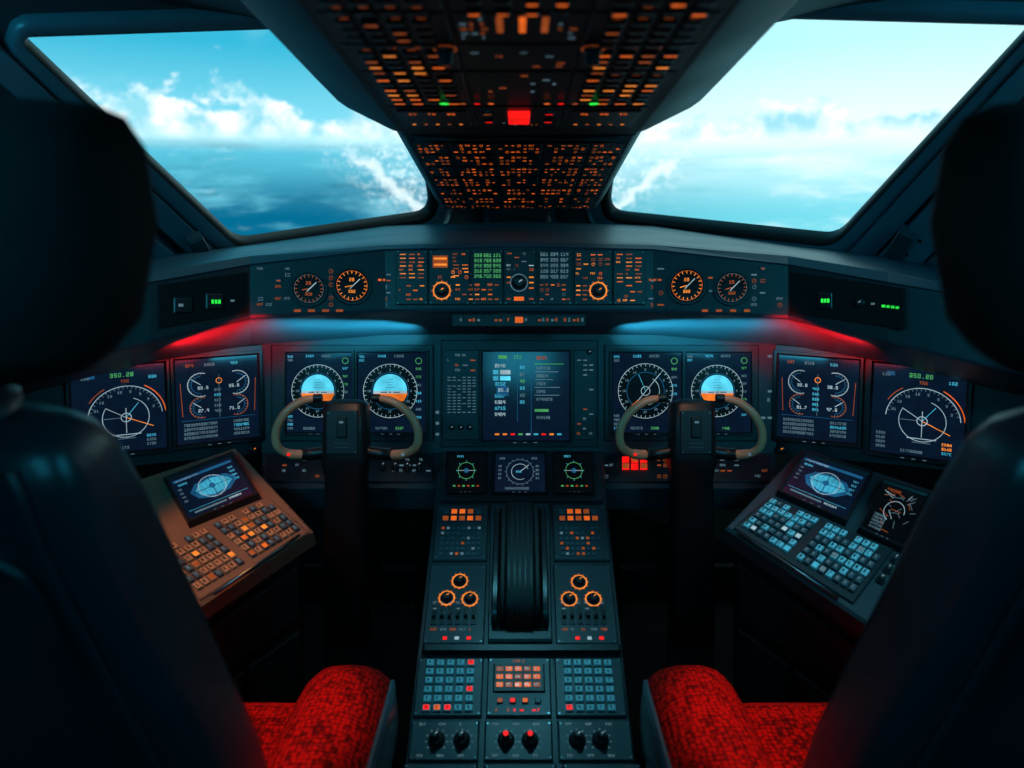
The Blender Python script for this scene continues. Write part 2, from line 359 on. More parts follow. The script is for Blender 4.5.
for fr_, fl in ((gwl, False), (gwr, True)):
    q = [(158, 285), (247, 272), (247, 313), (158, 329)]
    if fl: q = [(791, 272), (906, 288), (906, 330), (791, 313)]
    g.prism([fr_.p(*z) for z in q], fr_.n, .0, .004, 'void', .002)
    if not fl:
        g.box(fr_, 172, 298, 190, 313, .004, .008, 'black'); g.rect(fr_, 176, 304, 181, 307, 'whd', .0086); g.box(fr_, 204, 294, 221, 309, .004, .008, 'black')
        for i in range(3): g.rect(fr_, 209+i*3.4, 300, 211.4+i*3.4, 304, 'grn', .0086)
        g.rect(fr_, 228, 300, 232, 302, 'whd', .0086)
    else:
        g.box(fr_, 820, 293, 834, 309, .004, .008, 'black')
        for i in range(3): g.rect(fr_, 823.5+i*3, 299, 825.8+i*3, 303, 'grn', .0086)
        for i in range(4): g.rect(fr_, 883+i*4.6, 305+i*.5, 886.5+i*4.6, 307.5+i*.5, 'grn', .0046)
        g.knob(fr_.metric(862, 303), 0, 0, 4, .004, .012); g.rect(fr_, 872, 303, 876, 305, 'whd', .0046)
g.build('glareshield')

# ------------------------------------------------------------------ main panel
p = MB()
mp = PF(C(262, 340, 1.5), C(776, 340, 1.5), C(519, 450, 1.5))
wl = PF(C(262, 345, 1.5), C(262, 450, 1.5), C(60, 410, 1.27)); wr = PF(C(776, 345, 1.5), C(776, 450, 1.5), C(978, 410, 1.27))
p.prism([mp.p(262, 334), mp.p(776, 334), mp.p(776, 453), mp.p(262, 453)], mp.n, -.03, 0, 'panel', 0)
p.prism([wl.p(262, 345), wl.p(262, 453), wl.p(-60, 485), wl.p(-60, 375)], wl.n, -.03, 0, 'panel2', 0)
p.prism([wr.p(776, 345), wr.p(776, 453), wr.p(1098, 485), wr.p(1098, 375)], wr.n, -.03, 0, 'panel2', 0)
p.box(mp, 272, 345, 434, 441, 0, .006, 'panel2', .002); p.box(mp, 441, 340, 598, 447, 0, .004, 'panel2', .002); p.box(mp, 604, 345, 758, 441, 0, .006, 'panel2', .002)
p.box(mp, 444, 350, 479, 440, .004, .007, 'panel', .0015); p.box(mp, 574, 350, 595, 440, .004, .007, 'panel', .0015)
for j in range(13): cells(p, mp, 447, 376+j*2.9, 477, 378.9+j*2.9, 6, 1, .0075, .8, mats=('whd',), kinds='b')
cells(p, mp, 447, 353, 477, 373, 4, 4, .0075, .5, mats=('whd', 'whd', 'or2'), kinds='tb')
for x_, y_ in ((452, 427), (461, 427), (470, 427)): p.knob(mp, x_, y_, 2.6, .007, .013)
p.knob(mp, 589, 352, 2.6, .007, .013)
cells(p, mp, 576, 358, 594, 436, 3, 16, .0075, .3, mats=('whd', 'whd', 'or2'), kinds='tbk')
cells(p, mp, 435, 352, 440, 440, 1, 8, .001, .5, mats=('whd',), kinds='b'); cells(p, mp, 760, 352, 773, 440, 2, 10, .001, .4, mats=('whd',), kinds='bt')
for xa, xb in ((262, 440), (600, 776)):
    ls = PF(C(xa, 453, 1.5), C(xb, 453, 1.5), C((xa+xb)/2, 488, 1.38))
    p.prism([ls.p(xa, 453), ls.p(xb, 453), ls.p(xb, 488), ls.p(xa, 488)], ls.n, -.05, 0, 'panel', .002)
    p.box(ls, xa+6, 457, xb-6, 483, 0, .004, 'panel2', .0015)
    if xa < 400:
        cells(p, ls, 275, 459, 322, 481, 7, 4, .0045, .45, mats=('whd', 'or2', 'whd'), kinds='kbt'); cells(p, ls, 385, 459, 432, 481, 7, 4, .0045, .35, mats=('whd', 'whd'), kinds='kbt')
        for k in range(4): p.knob(ls, 383+k*12, 470, 3, .004, .014)
    else:
        for i in range(3):
            for j in range(2): p.box(ls, 622+i*9, 459+j*7, 629+i*9, 464.5+j*7, .004, .007, 'red', .001, 'red' if (i+j) % 2 == 0 else 'or2')
        cells(p, ls, 604, 459, 619, 481, 3, 4, .0045, .5, mats=('whd',)); cells(p, ls, 656, 459, 668, 481, 2, 4, .0045, .5, mats=('or2',)); cells(p, ls, 712, 459, 768, 481, 8, 4, .0045, .35, mats=('whd', 'or2'), kinds='kbt')
for x_ in (252,): p.knob(wl.metric(x_, 449), 0, 0, 4, 0, .012, ptr='or3')
p.knob(wr.metric(783, 449), 0, 0, 4.5, 0, .014, ptr='or3'); p.disc(wr.metric(784, 438), 0, 0, 1.8, 'red', .001)
p.build('main_instrument_panel')

# ------------------------------------------------------------------ displays
def display(fr, quad, kind, w=100, h=110, bez=6, name='flight_display', base='scr', hgt=.010):
    d = MB(); q = fr.quad(quad, w, h)
    O = [q.p(-bez, -bez), q.p(w+bez, -bez), q.p(w+bez, h+bez), q.p(-bez, h+bez)]
    I = [q.p(0, 0), q.p(w, 0), q.p(w, h), q.p(0, h)]
    mid = [q.p(-bez*.4, -bez*.4), q.p(w+bez*.4, -bez*.4), q.p(w+bez*.4, h+bez*.4), q.p(-bez*.4, h+bez*.4)]
    n = fr.n
    d.rings([[a for a in O], [a+n*(hgt-.002) for a in O], [a*.9+b*.1+n*hgt for a, b in zip(O, mid)], [a+n*hgt for a in mid], [a+n*(hgt-.004) for a in I]], 'black', sm=False, cap1=False)
    s0 = hgt-.004; d.poly([a+n*s0 for a in I], base)
    L = s0+.0006; L2 = s0+.001; rnd = random.random
    def tx(x, y, s, m_, n_=3): d.text(q, x, y, s, ''.join(random.choice('0123456789ABEHNRT') for _ in range(n_)), m_, L)
    if kind == 'nav':
        cx, cy = w*.56, h*.60
        d.arc(q, cx, cy, 40, 40.9, 5, 175, 'wh', L, 30); d.ticks(q, cx, cy, 37, 40, 15, 165, 22, .7, 'whd', L)
        d.arc(q, cx, cy, 25, 25.8, -210, 70, 'wh', L, 34); d.arc(q, cx, cy, 5, 6, 0, 360, 'wh', L)
        d.line(q, cx, cy+20, cx, cy-12, .8, 'wh', L); d.line(q, cx, cy, cx+30, cy+14, .9, 'or3', L); d.line(q, cx-24, cy, cx-6, cy, .8, 'whd', L)
        d.line(q, cx, cy, cx-22, cy-14, .8, 'wh', L); d.line(q, cx, cy, cx+14, cy-18, .8, 'cy', L); d.line(q, cx-16, cy+22, cx+16, cy+22, 1, 'wh', L); d.line(q, cx-10, cy+27, cx+10, cy+27, .8, 'whd', L)
        d.text(q, w*.40, 8, 5.5, '350.28', 'gd', L); tx(10, 10, 4, 'whd', 3); tx(82, 14, 4, 'cy', 3); d.text(q, cx, 17, 4, 'TRK', 'or2', L, True)
        for k in range(8):
            a = math.radians(20+k*20); d.text(q, cx+33*math.cos(a), cy-33*math.sin(a)-2, 3.4, str(k*3), 'whd', L, True)
        for j in range(4): tx(6, h-26+j*5.5, 3.4, 'whd', 4)
        for j in range(3): tx(w-22, h-20+j*5.5, 3.4, random.choice(['cy', 'or3', 'whd']), 4)
        tx(34, h-7, 3.4, 'whd', 9); d.arc(q, cx, cy, 44, 45.2, 5, 62, 'or', L, 10); d.arc(q, cx, cy, 44, 45, 120, 150, 'or2', L, 6); d.rect(q, 15, 8, 24, 13, 'bl', L-.0002)
    elif kind == 'eng':
        for cx, sg in ((29, 1), (73, -1)):
            for cy, r, ms in ((34, 16, 'wh'), (64, 14, 'or2')):
                a0 = 90 if sg > 0 else -90
                d.arc(q, cx, cy, r-1, r, a0-20, a0+200, ms, L, 18); d.arc(q, cx, cy, r-5, r-4.2, a0, a0+180, 'bl', L, 12)
                d.ticks(q, cx, cy, r-3, r, a0, a0+180, 11, .7, 'whd', L); d.line(q, cx, cy, cx+r*.7*(-sg), cy-r*.5, .9, 'wh', L)
                d.text(q, cx+sg*3, cy+2, 4.2, '%d.%d' % (random.randint(20, 99), random.randint(0, 9)), 'wh', L, True)
        for sg in (-1, 1): d.line(q, 51+sg*46, 30, 51+sg*44, 74, .8, 'or2', L)
        d.line(q, 51, 22, 51, 78, .6, 'whd', L); d.arc(q, 51, 30, 3, 4, 0, 360, 'or3', L, 12)
        for j in range(5): tx(45, 40+j*7, 3.6, random.choice(['whd', 'cy', 'cy']), 3)
        tx(12, 6, 4, 'or2', 3); tx(34, 6, 4, 'whd', 4); tx(66, 6, 4, 'cy', 3)
        for j in range(4): tx(8, h-26+j*5.6, 3.6, 'whd', 14); tx(68, h-26+j*5.6, 3.6, 'cy' if j == 1 else 'whd', 7)
        d.line(q, 5, h-30, 95, h-30, .5, 'bl', L)
    elif kind in ('pfd', 'hsi'):
        cx, cy = w*.48, h*.48; r = 40
        d.disc(q, cx, cy, r+2, 'scrk', L-.0002, n=32)
        d.arc(q, cx, cy, r-.5, r+.3, 0, 360, 'wh', L, 36); d.ticks(q, cx, cy, r-4, r-.6, 0, 350, 36, .7, 'wh', L); d.arc(q, cx, cy, 27, 27.8, 0, 360, 'bl', L, 30)
        for k in range(12):
            a = math.radians(k*30); d.text(q, cx+(r-9)*math.cos(a), cy-(r-9)*math.sin(a)-1.8, 3.4, str(k*3), 'whd', L, True)
        if kind == 'pfd':
            d.disc(q, cx, cy, 25, 'cyb', L2, 0, 180, 20)
            d.rect(q, cx-25, cy, cx+25, cy+4, 'wh', L2)
            d.poly([q.p(cx-26, cy+4, L2), q.p(cx+26, cy+4, L2), q.p(cx+20, cy+15, L2), q.p(cx-20, cy+15, L2)], 'brn')
            d.line(q, cx-14, cy+2, cx-5, cy+2, 1.2, 'scrk', L2+.0003); d.line(q, cx+5, cy+2, cx+14, cy+2, 1.2, 'scrk', L2+.0003); d.rect(q, cx-1, cy+1, cx+1, cy+3, 'scrk', L2+.0003)
            for j in range(4): d.line(q, cx-6+j % 2*2, cy-5-j*4, cx+6-j % 2*2, cy-5-j*4, .6, 'bl', L2+.0003)
        else:
            d.line(q, cx-16, cy+20, cx+22, cy-26, 1.0, 'wh', L2); d.line(q, cx-20, cy+22, cx-10, cy+14, 3.0, 'or', L2); d.arc(q, cx, cy, 6, 7, 0, 360, 'wh', L2, 14); d.line(q, cx, cy, cx-10, cy-24, .8, 'cy', L2)
            d.text(q, cx+14, cy+12, 4, '28.4', 'wh', L2, True); d.arc(q, cx, cy, 20, 20.8, -80, 60, 'wh', L2, 14)
        for j in range(6): tx(2, 4+j*5.5 if j < 2 else h-26+(j-2)*6, 3.5, random.choice(['whd', 'cy']), 3)
        for j in range(7): tx(w-14, 22+j*12, 3.5, random.choice(['whd', 'gd', 'cy']), 3)
        tx(30, 3, 3.8, 'cy', 4); tx(54, 3, 3.8, 'whd', 5); tx(26, h-8, 3.8, 'whd', 6); tx(56, h-8, 3.8, 'gd', 4); d.arc(q, w-10, 12, 4, 5, 0, 360, 'gd', L, 12)
    elif kind == 'eicas':
        d.rect(q, 18, 4, 28, 8, 'gd', L); d.text(q, 36, 4, 4, 'STS', 'gd', L); d.text(q, 62, 5, 4, 'MEMO', 'or2', L)
        for j in range(9):
            y = 14+j*7
            if j in (1, 2): d.rect(q, 12, y, 18, y+5, 'cy', L); d.rect(q, 20, y, 32, y+5, 'wh' if j == 1 else 'cyb', L)
            elif j == 4: d.rect(q, 16, y-3, 30, y+9, 'bl', L); d.text(q, 18, y, 4, '85.2', 'wh', L2)
            else: tx(14, y, 4, 'cy' if j % 2 else 'wh', 4)
        for j in range(6): tx(43, 16+j*8, 3.8, ['cy', 'whd', 'gd', 'cy', 'whd', 'cy'][j], 2)
        for j in range(5): d.line(q, 60, 14+j*9, 95-rnd()*14, 14+j*9, .8, 'gd' if j == 0 else 'whd', L); tx(62, 17+j*9, 3.4, 'whd', random.randint(3, 8))
        d.line(q, 40, 10, 40, 80, .5, 'bl', L); d.line(q, 56, 10, 56, 96, .5, 'bl', L); d.rect(q, 60, 66, 76, 69, 'gd', L); tx(62, 74, 3.4, 'whd', 6)
        for k in range(9): d.rect(q, 14+k*9, h-8, 19+k*9, h-6, ['or3', 'or3', 'red', 'gd', 'wh', 'cy', 'red', 'or3', 'cy'][k], L)
    elif kind == 'map':
        d.rect(q, 4, 6, 96, 11, 'bl', L); tx(8, 7, 3.6, 'wh', 12)
        pts = [(18, h*.48), (30, h*.32), (55, h*.26), (80, h*.34), (92, h*.52), (74, h*.70), (48, h*.76), (26, h*.66)]
        d.poly([q.p(x, y, L) for x, y in pts], 'bl'); d.poly([q.p(x*.78+12, y*.78+h*.11, L2) for x, y in pts], 'cy')
        H2 = L2+.0003
        d.arc(q, 52, h*.5, 20, 21.2, 0, 360, 'wh', H2, 24); d.line(q, 52, h*.25, 52, h*.8, 1, 'scrk', H2); d.line(q, 22, h*.52, 86, h*.5, 1, 'scrk', H2)
        for k in range(7): d.line(q, 28+k*8, h*.32, 36+k*6, h*.72, .6, 'bl', H2)
        d.disc(q, 52, h*.5, 5, 'bl', H2+.0003, n=12)
        for j in range(4): tx(5, h*.3+j*8, 3.6, 'whd', 2); tx(86, 18+j*8, 3.6, 'cy', 3)
        d.rect(q, 10, h-9, 60, h-6, 'whd', L); tx(64, h-10, 3.6, 'wh', 7); tx(8, 16, 3.6, 'cy', 5); d.line(q, 4, h-13, 96, h-13, .6, 'cy', L)
    elif kind == 'sketch':
        for k in range(30):
            x, y = 10+rnd()*75, 10+rnd()*(h-22); d.line(q, x, y, min(95, x+rnd()*26), max(5, min(h-5, y+rnd()*30-12)), 1.0, random.choice(['wh', 'whd', 'whd', 'or2']), L)
        d.arc(q, 50, h*.5, 22, 23.2, 0, 250, 'wh', L, 24); tx(15, 8, 5, 'or2', 8)
        for j in range(5): tx(12, h-40+j*7, 4.5, 'whd', 8)
    elif kind == 'round_g':
        d.arc(q, w/2, h*.45, 22, 23.4, 0, 360, 'gd', L, 20); d.line(q, w/2-26, h*.45, w/2+26, h*.45, 1.2, 'wh', L); d.disc(q, w/2, h*.45, 7, 'bl', L, n=12); d.ticks(q, w/2, h*.45, 24, 28, 0, 315, 8, 1.5, 'cy', L)
        for k in range(6): d.rect(q, 14+k*13, h-18, 21+k*13, h-14, 'or2' if k % 2 else 'gd', L)
        tx(24, 4, 6, 'cy', 4)
    elif kind == 'round_w':
        d.arc(q, w/2, h*.48, 27, 28, 0, 360, 'whd', L, 28); d.arc(q, w/2, h*.48, 17, 18, 20, 300, 'wh', L, 20); d.ticks(q, w/2, h*.48, 28, 31, 0, 340, 18, 1, 'whd', L)
        d.line(q, w/2, h*.48, w/2+18, h*.3, 1.5, 'wh', L); tx(8, 8, 5, 'whd', 3); tx(74, 8, 5, 'whd', 3); tx(20, h-10, 5, 'whd', 12); tx(42, h*.45, 5, 'cy', 3)
        for j in range(4): tx(6, 26+j*9, 4.6, 'whd', 2); tx(82, 26+j*9, 4.6, 'whd', 2)
    for k in range(3): d.rect(q, w*.35+k*w*.12, h+bez*.55, w*.39+k*w*.12, h+bez*.7, 'whd', hgt+.0004)
    return d.build(name)
display(wl, [(70, 371), (163, 363), (166, 447), (73, 457)], 'nav'); display(wl, [(174, 361), (256, 355), (258, 436), (177, 445)], 'eng')
display(wr, [(780, 355), (860, 361), (857, 443), (778, 436)], 'eng'); display(wr, [(875, 363), (968, 372), (963, 462), (871, 450)], 'nav')
display(mp, [(288, 353), (353, 353), (353, 432), (288, 432)], 'pfd', 100, 121, 4, hgt=.014); display(mp, [(359, 353), (426, 353), (426, 432), (359, 432)], 'pfd', 100, 118, 4, hgt=.014)
display(mp, [(483, 352), (569, 352), (569, 440), (483, 440)], 'eicas', 100, 102, 4, hgt=.012, name='engine_display')
display(mp, [(612, 353), (680, 353), (680, 432), (612, 432)], 'hsi', 100, 116, 4, hgt=.014); display(mp, [(685, 353), (749, 353), (749, 432), (685, 432)], 'pfd', 100, 123, 4, hgt=.014)

# ------------------------------------------------------------------ yokes
for cxp in (347, 691):
    y = MB(); d0 = 1.30; k = d0/FP; ax = R; ay = -F
    def c(py, dx=0, dd=0): return C(cxp, py, d0+dd) + R*dx*k
    secs = []
    for py, a, b, e in ((399, 10, 8, 3), (401, 18, 14, 4), (404, 21, 17, 5), (430, 21.5, 19, 5), (455, 22, 19, 5), (462, 23, 18, 5), (475, 20, 16, 5), (520, 21, 16, 5), (600, 23, 17, 5), (640, 24, 17, 5)):
        secs.append((c(py, 0, .0 if py < 470 else (py-470)*.0006), a*k, b*k, e))
    y.loft(secs, 'black', 28, ax, ay)
    base = c(640, 0, .10)
    y.loft([(base, .043, .032, 5), (Vector((base.x, base.y-.03, .12)), .05, .045, 5), (Vector((base.x, base.y-.03, .0)), .09, .09, 5)], 'void', 24, R, Vector((0, 1, 0)))
    for sg in (-1, 1):
        P = [c(451, sg*15), c(454, sg*35, -.0), c(454, sg*56, -.015), c(446, sg*68, -.028), c(430, sg*69, -.03), c(414, sg*61, -.03), c(402, sg*46, -.025), c(398, sg*31, -.02)]
        y.tube(P, lambda t: (.0076 if t > .3 else .0092)*(1 if t < .9 else 1-(t-.9)*2.5), 'horn', 14)
        y.tube([P[0], P[1], (P[1]+P[2])/2], .0115, 'black', 12)
        e = P[-1]; y.tube([P[-2]*.1+e*.9, e-R*sg*.012], .0078, 'black', 10)
        q = MF(P[2]-F*.0098, R, -U, -F, k); y.disc(q, 0, 0, 1.6, 'red' if sg < 0 else 'whd', .0005)
    q = MF(c(430)-F*(19*k), R, -U, -F, k)
    y.box(q, -15, -20, 15, 22, -.002, .003, 'panel2', .001); y.box(q, -5, -14, 5, 6, .003, .007, 'black', .0015); y.rect(q, -2, -10, 2, -8, 'whd', .0075)
    for j in range(2): y.rect(q, -7, 11+j*4, 7, 12+j*4, 'key', .0035)
    screws(y, q, -13, -18, 13, 20, .0034)
    y.build('control_yoke')
for cxp in (-.37, .37):
    rp = MB()
    for s2 in (-1, 1):
        x_ = cxp+s2*.10
        fr_ = MF(W(x_, 1.45, -.86), R, Vector((0, .35, -.94)), Vector((0, -.94, -.35)), .001)
        rp.box(fr_, -42, -60, 42, 60, 0, .015, 'black', .004)
        for j in range(5): rp.box(fr_, -36, -48+j*22, 36, -38+j*22, .015, .019, 'knob', .001)
        rp.tube([W(x_, 1.46, -.88), W(x_, 1.60, -.95), W(x_*.98, 1.72, -1.19)], .014, 'steel', 10)
    rp.build('rudder_pedals')

# ------------------------------------------------------------------ centre pedestal
pd = MB(); pf = PF(C(443, 452, 1.42), C(600, 452, 1.42), C(519, 768, .985))
a, b = pf.p(440, 450), pf.p(602, 450); b0, b1 = pf.p(386, 930), pf.p(652, 930)
top = [a, b, b1, b0]
def dn(v, z): return Vector((v.x, v.y, z))
n = pf.n
pd.prism(top, n, -.04, 0, 'panel2', .004)
ia = [v-n*.04 + Vector((.012 if v.x < 0 else -.012, 0, 0)) for v in top]
pd.rings([ia, [dn(v, 0.0) for v in ia]], 'void', sm=False)
def pr(y): return 600+(633-600)*(y-452)/316
def mod(x0, y0, x1, y1, mat='panel', hh=.006):
    c0 = 521
    q = [(x0, y0), (x1, y0), (c0+(x1-c0)*(pr(y1)-c0)/(pr(y0)-c0), y1), (c0+(x0-c0)*(pr(y1)-c0)/(pr(y0)-c0), y1)]
    pd.prism([pf.p(*z) for z in q], n, 0, hh, mat, .0022)
    qf = QF([pf.p(*z) for z in q], n, x1-x0, y1-y0)
    screws(pd, qf, 3, 3, x1-x0-3, y1-y0-3, hh+.0004, 1.0)
    return qf
mod(445, 453, 598, 503, 'panel2')
K = .0066
A = mod(438, 506, 489, 562); B = mod(552, 506, 605, 562)
for q in (A, B):
    for i in range(5):
        for j in range(2):
            pd.box(q, 6+i*8, 6+j*7, 12.6+i*8, 11.5+j*7, .006, .009, 'key', .001, 'or' if (i in (1, 2, 3) and (i+j) % 3) else ('or2' if (i+j) % 2 else 'key'))
    for j in range(6):
        for i in range(8):
            if random.random() < .85: pd.box(q, 6+i*5, 24+j*5, 9.4+i*5, 27+j*5, .006, .008, 'key', .0006, random.choice(['whd', 'key', 'key', 'or2', 'key', 'key']))
A = mod(431, 566, 487, 646); B = mod(553, 566, 610, 646)
for q, cs in ((A, ((460, 583), (447, 600), (470, 601))), (B, ((579, 584), (569, 601), (593, 601)))):
    for cx, cy in cs:
        mf = pf.metric(cx, cy)
        pd.arc(mf, 0, 0, 6.8, 8.2, 0, 360, 'or3', K); pd.ticks(mf, 0, 0, 8.2, 9.6, 0, 330, 12, .7, 'or', K); pd.knob(mf, 0, 0, 5, .006, .016, ptr='or3')
    for i in range(6):
        x = 6+i*7.4
        pd.box(q, x, 44, x+5, 62, .006, .0075, 'black', .0006); pd.rect(q, x+.8, 46+(i % 3)*4, x+4.2, 47.5+(i % 3)*4, 'whd', .008); pd.box(q, x+1, 52, x+4, 56, .0075, .016, 'knob', .001)
        pd.text(q, x, 39, 2.6, random.choice(WORDS)[:2], 'whd', K)
    for i in range(5): pd.text(q, 6+i*9, 65, 2.6, random.choice(WORDS)[:3], 'whd' if i % 2 else 'or2', K)
    for i, m_ in enumerate(('red', 'wh', 'red')): pd.rect(q, 18+i*11, 73, 22+i*11, 76, m_, K)
pd.box(pf, 423, 649, 620, 655, 0, .016, 'black', .003)
L1 = mod(419, 659, 484, 718); L2_ = mod(488, 659, 550, 718); L3 = mod(554, 659, 621, 718)
for q in (L1, L3):
    for i in range(5):
        for j in range(6):
            hot = (q is L1 and ((j == 5 and i in (0, 1, 2)) or (i == 4 and j in (0, 3)))) or (q is L3 and (i == 0 and j == 5))
            x = 9+i*10; y_ = 3.5+j*9
            pd.box(q, x, y_, x+7.2, y_+6.2, .006, .011, 'keyteal', .0012, 'red' if hot and i % 2 == 0 else ('or' if hot else 'keyteal'))
            pd.text(q, x+2.4, y_+1.5, 2.8, random.choice('0123456789ABCDEF'), 'scrk', .0114)
q = L2_
pd.box(q, 6, 8, 56, 36, .006, .010, 'black', .0015)
for i in range(5):
    for j in range(3): pd.rect(q, 9+i*9, 11+j*8, 15.6+i*9, 15.6+j*8, 'or' if (i+j) % 3 else 'or2', .0104); pd.text(q, 10+i*9, 12+j*8, 2.4, random.choice(WORDS)[:1]+random.choice('0123456789'), 'scrk', .0108)
for i, m_ in enumerate(('or2', 'red', 'or', 'key')): pd.box(q, 10+i*12, 42, 16+i*12, 47, .006, .010, 'key', .001, m_)
pd.text(q, 31, 2.5, 3, 'COM 1', 'or2', K, True); cells(pd, q, 8, 50, 54, 57, 8, 1, K, .8, mats=('or2', 'red'), kinds='bt')
B1 = mod(412, 722, 480, 762); B2 = mod(485, 722, 552, 762); B3 = mod(557, 722, 630, 762)
for q, cs, cm in ((B1, (437, 462), 'whd'), (B2, (506, 530), 'red'), (B3, (577, 600), 'whd')):
    for cx in cs:
        mf = pf.metric(cx, 742); pd.knob(mf, 0, 0, 7.5, .006, .018); pd.knob(mf, 0, 0, 4, .018, .032, ptr='wh'); pd.ticks(mf, 0, 0, 9.5, 11.5, -40, 220, 9, .8, 'whd', K)
        if cm == 'red': pd.disc(mf, 0, 0, 2.6, 'red', .0325)
    for i in range(3): pd.text(q, 8+i*20, 2.5, 2.8, random.choice(WORDS)[:3], 'whd', K); pd.text(q, 8+i*20, 34, 2.8, random.choice(WORDS)[:3], 'whd', K)
for x0, x1 in ((404, 478), (484, 556), (562, 640)):
    q = mod(x0, 765, x1, 800)
    cells(pd, q, 6, 4, x1-x0-6, 28, 7, 3, K, .8, mats=('or2', 'whd', 'or', 'red'), kinds='kbt')
mod(398, 804, 646, 915)
q = [(491, 506), (549, 506), (552, 644), (488, 644)]
pd.prism([pf.p(*z) for z in q], n, 0, .010, 'panel', .003)
q = [(494, 512), (546, 512), (548, 634), (492, 634)]
pd.prism([pf.p(*z) for z in q], n, .008, .0105, 'void', 0)
pd.build('center_pedestal')
display(pf, [(449, 457), (485, 457), (484, 495), (448, 495)], 'round_g', 100, 105, 5, 'radio_display', 'scrk', .013)
display(pf, [(496, 457), (544, 457), (545, 495), (495, 495)], 'round_w', 100, 85, 5, 'radio_display', 'scr', .013)
display(pf, [(555, 457), (591, 457), (593, 495), (556, 495)], 'round_g', 100, 105, 5, 'radio_display', 'scrk', .013)
t = MB(); c0 = pf.p(520, 514, .0105); c1 = pf.p(520, 633, .0105); ln = (c1-c0).length; ey = (c1-c0).normalized(); cc = (c0+c1)/2
def slice_(xa, xb, hgt, mat, sc_=1.0, nseg=32, bb=.0015, pw=.62):
    r0 = []; r1 = []
    for i in range(nseg+1):
        a_ = math.pi*i/nseg; v = cc - ey*(math.copysign(abs(math.cos(a_))**.8, math.cos(a_))*ln/2*sc_) + n*(math.sin(a_)**pw*hgt)
        r0.append(v+R*xa); r1.append(v+R*xb)
    def sh(P_, s_): return [cc+(p_-cc-R*(p_-cc).dot(R))*s_+R*(p_-cc).dot(R) for p_ in P_]
    t.rings([[cc+R*xa]*(nseg+1), sh(r0, .965), [p_+R*bb for p_ in r0], [p_-R*bb for p_ in r1], sh(r1, .965), [cc+R*xb]*(nseg+1)], mat, sm=False, closed=False, cap0=False, cap1=False)
slice_(-.0455, -.036, .040, 'knob', .97); slice_(.036, .0455, .040, 'knob', .97)
slice_(-.033, .033, .056, 'void', .95)
slice_(-.032, -.024, .066, 'drum', .97); slice_(.024, .032, .066, 'drum', .97)
slice_(-.0225, .0225, .064, 'drum', .99)
for i in range(5): slice_(-.018+i*.009-.0012, -.018+i*.009+.0012, .0665, 'black', 1.0, bb=.0004)
t.build('throttle_quadrant')

# ------------------------------------------------------------------ side consoles
for side in (0, 1):
    cs = MB()
    if side:
        f_ = PF(C(803, 447, 1.34), C(725, 527, 1.13), C(852, 607, .99)); poly = [(803, 447), (958, 498), (880, 632), (725, 527)]
    else:
        f_ = PF(C(235, 447, 1.34), C(313, 530, 1.13), C(205, 603, 1.0)); poly = [(235, 447), (80, 498), (160, 632), (313, 530)]
    P = [f_.p(*z) for z in poly]; nn = f_.n
    cs.prism(P, nn, -.03, 0, 'tan' if not side else 'panel', .004)
    ce = sum(P, Vector())/4
    bt = [ce+(v-ce)*.9-nn*.03 for v in P]
    so = 1 if side else -1
    lo = [Vector((v.x+so*.06, v.y+.03, 0)) for v in bt]
    cs.rings([bt, lo], 'black', sm=False)
    for (i0_, i1_) in ((3, 0), (2, 3)):
        A_, B_, C_, D_ = bt[i0_], bt[i1_], lo[i1_], lo[i0_]
        nf = (B_-A_).cross(C_-A_).normalized()
        if nf.dot(CAM-A_) < 0: nf = -nf
        qf = QF([A_, B_, C_, D_], nf, 100, 100)
        for u0, v0, u1, v1 in ((6, 5, 94, 20), (6, 24, 48, 62), (52, 24, 94, 62), (6, 66, 94, 96)):
            cs.box(qf, u0, v0, u1, v1, -.002, .008, 'body', .003); cs.box(qf, (u0+u1)/2-8, v0+3, (u0+u1)/2+8, v0+6, .008, .012, 'knob', .001)
    if side:
        kq = f_.quad([(770, 500), (888, 552), (852, 600), (738, 529)], 110, 50); km, kt = 'keyteal', ('whd', 'wh', 'cy')
    else:
        kq = f_.quad([(150, 556), (268, 501), (304, 533), (200, 597)], 110, 50); km, kt = 'keytan', ('or2', 'or', 'or3')
    cs.box(kq, -3, -3, 113, 53, 0, .004, 'panel2' if side else 'tan', .002)
    for i in range(16):
        for j in range(6):
            if i == 7 or (j == 0 and i % 4 == 3): continue
            x = 2+i*6.75; y_ = 1.5+j*8
            lit = random.random() < (.10 if side else .2)
            mk = km if random.random() < .55 else 'key'
            cs.box(kq, x, y_, x+5.3, y_+5.6, .004, .009, mk, .0012, (random.choice(kt) if lit else mk))
            if not lit: cs.text(kq, x+1.4, y_+1.4, 2.8, random.choice('0123456789ABCDEF'), 'whd' if mk == 'key' else 'scrk', .0094)
    for i in range(3): cs.knob(f_.metric((894-i*7) if side else (150-i*9), (562+i*10) if side else 570), 0, 0, 4, 0, .012)
    cs.tube([f_.p(*((300, 537) if not side else (738, 534)), .004), f_.p(*((215, 596) if not side else (838, 600)), .004)], .0025, 'steel', 8, 2)
    cs.build('side_console')
    if side:
        display(f_, [(803, 459), (866, 480), (843, 522), (781, 495)], 'map', 100, 82, 6, 'chart_display', 'scr', .014)
        display(f_, [(882, 487), (924, 501), (902, 551), (860, 532)], 'sketch', 100, 110, 6, 'chart_display', 'scrk', .014)
    else:
        display(f_, [(170, 485), (232, 461), (255, 498), (192, 524)], 'map', 100, 82, 6, 'chart_display', 'scr', .014)

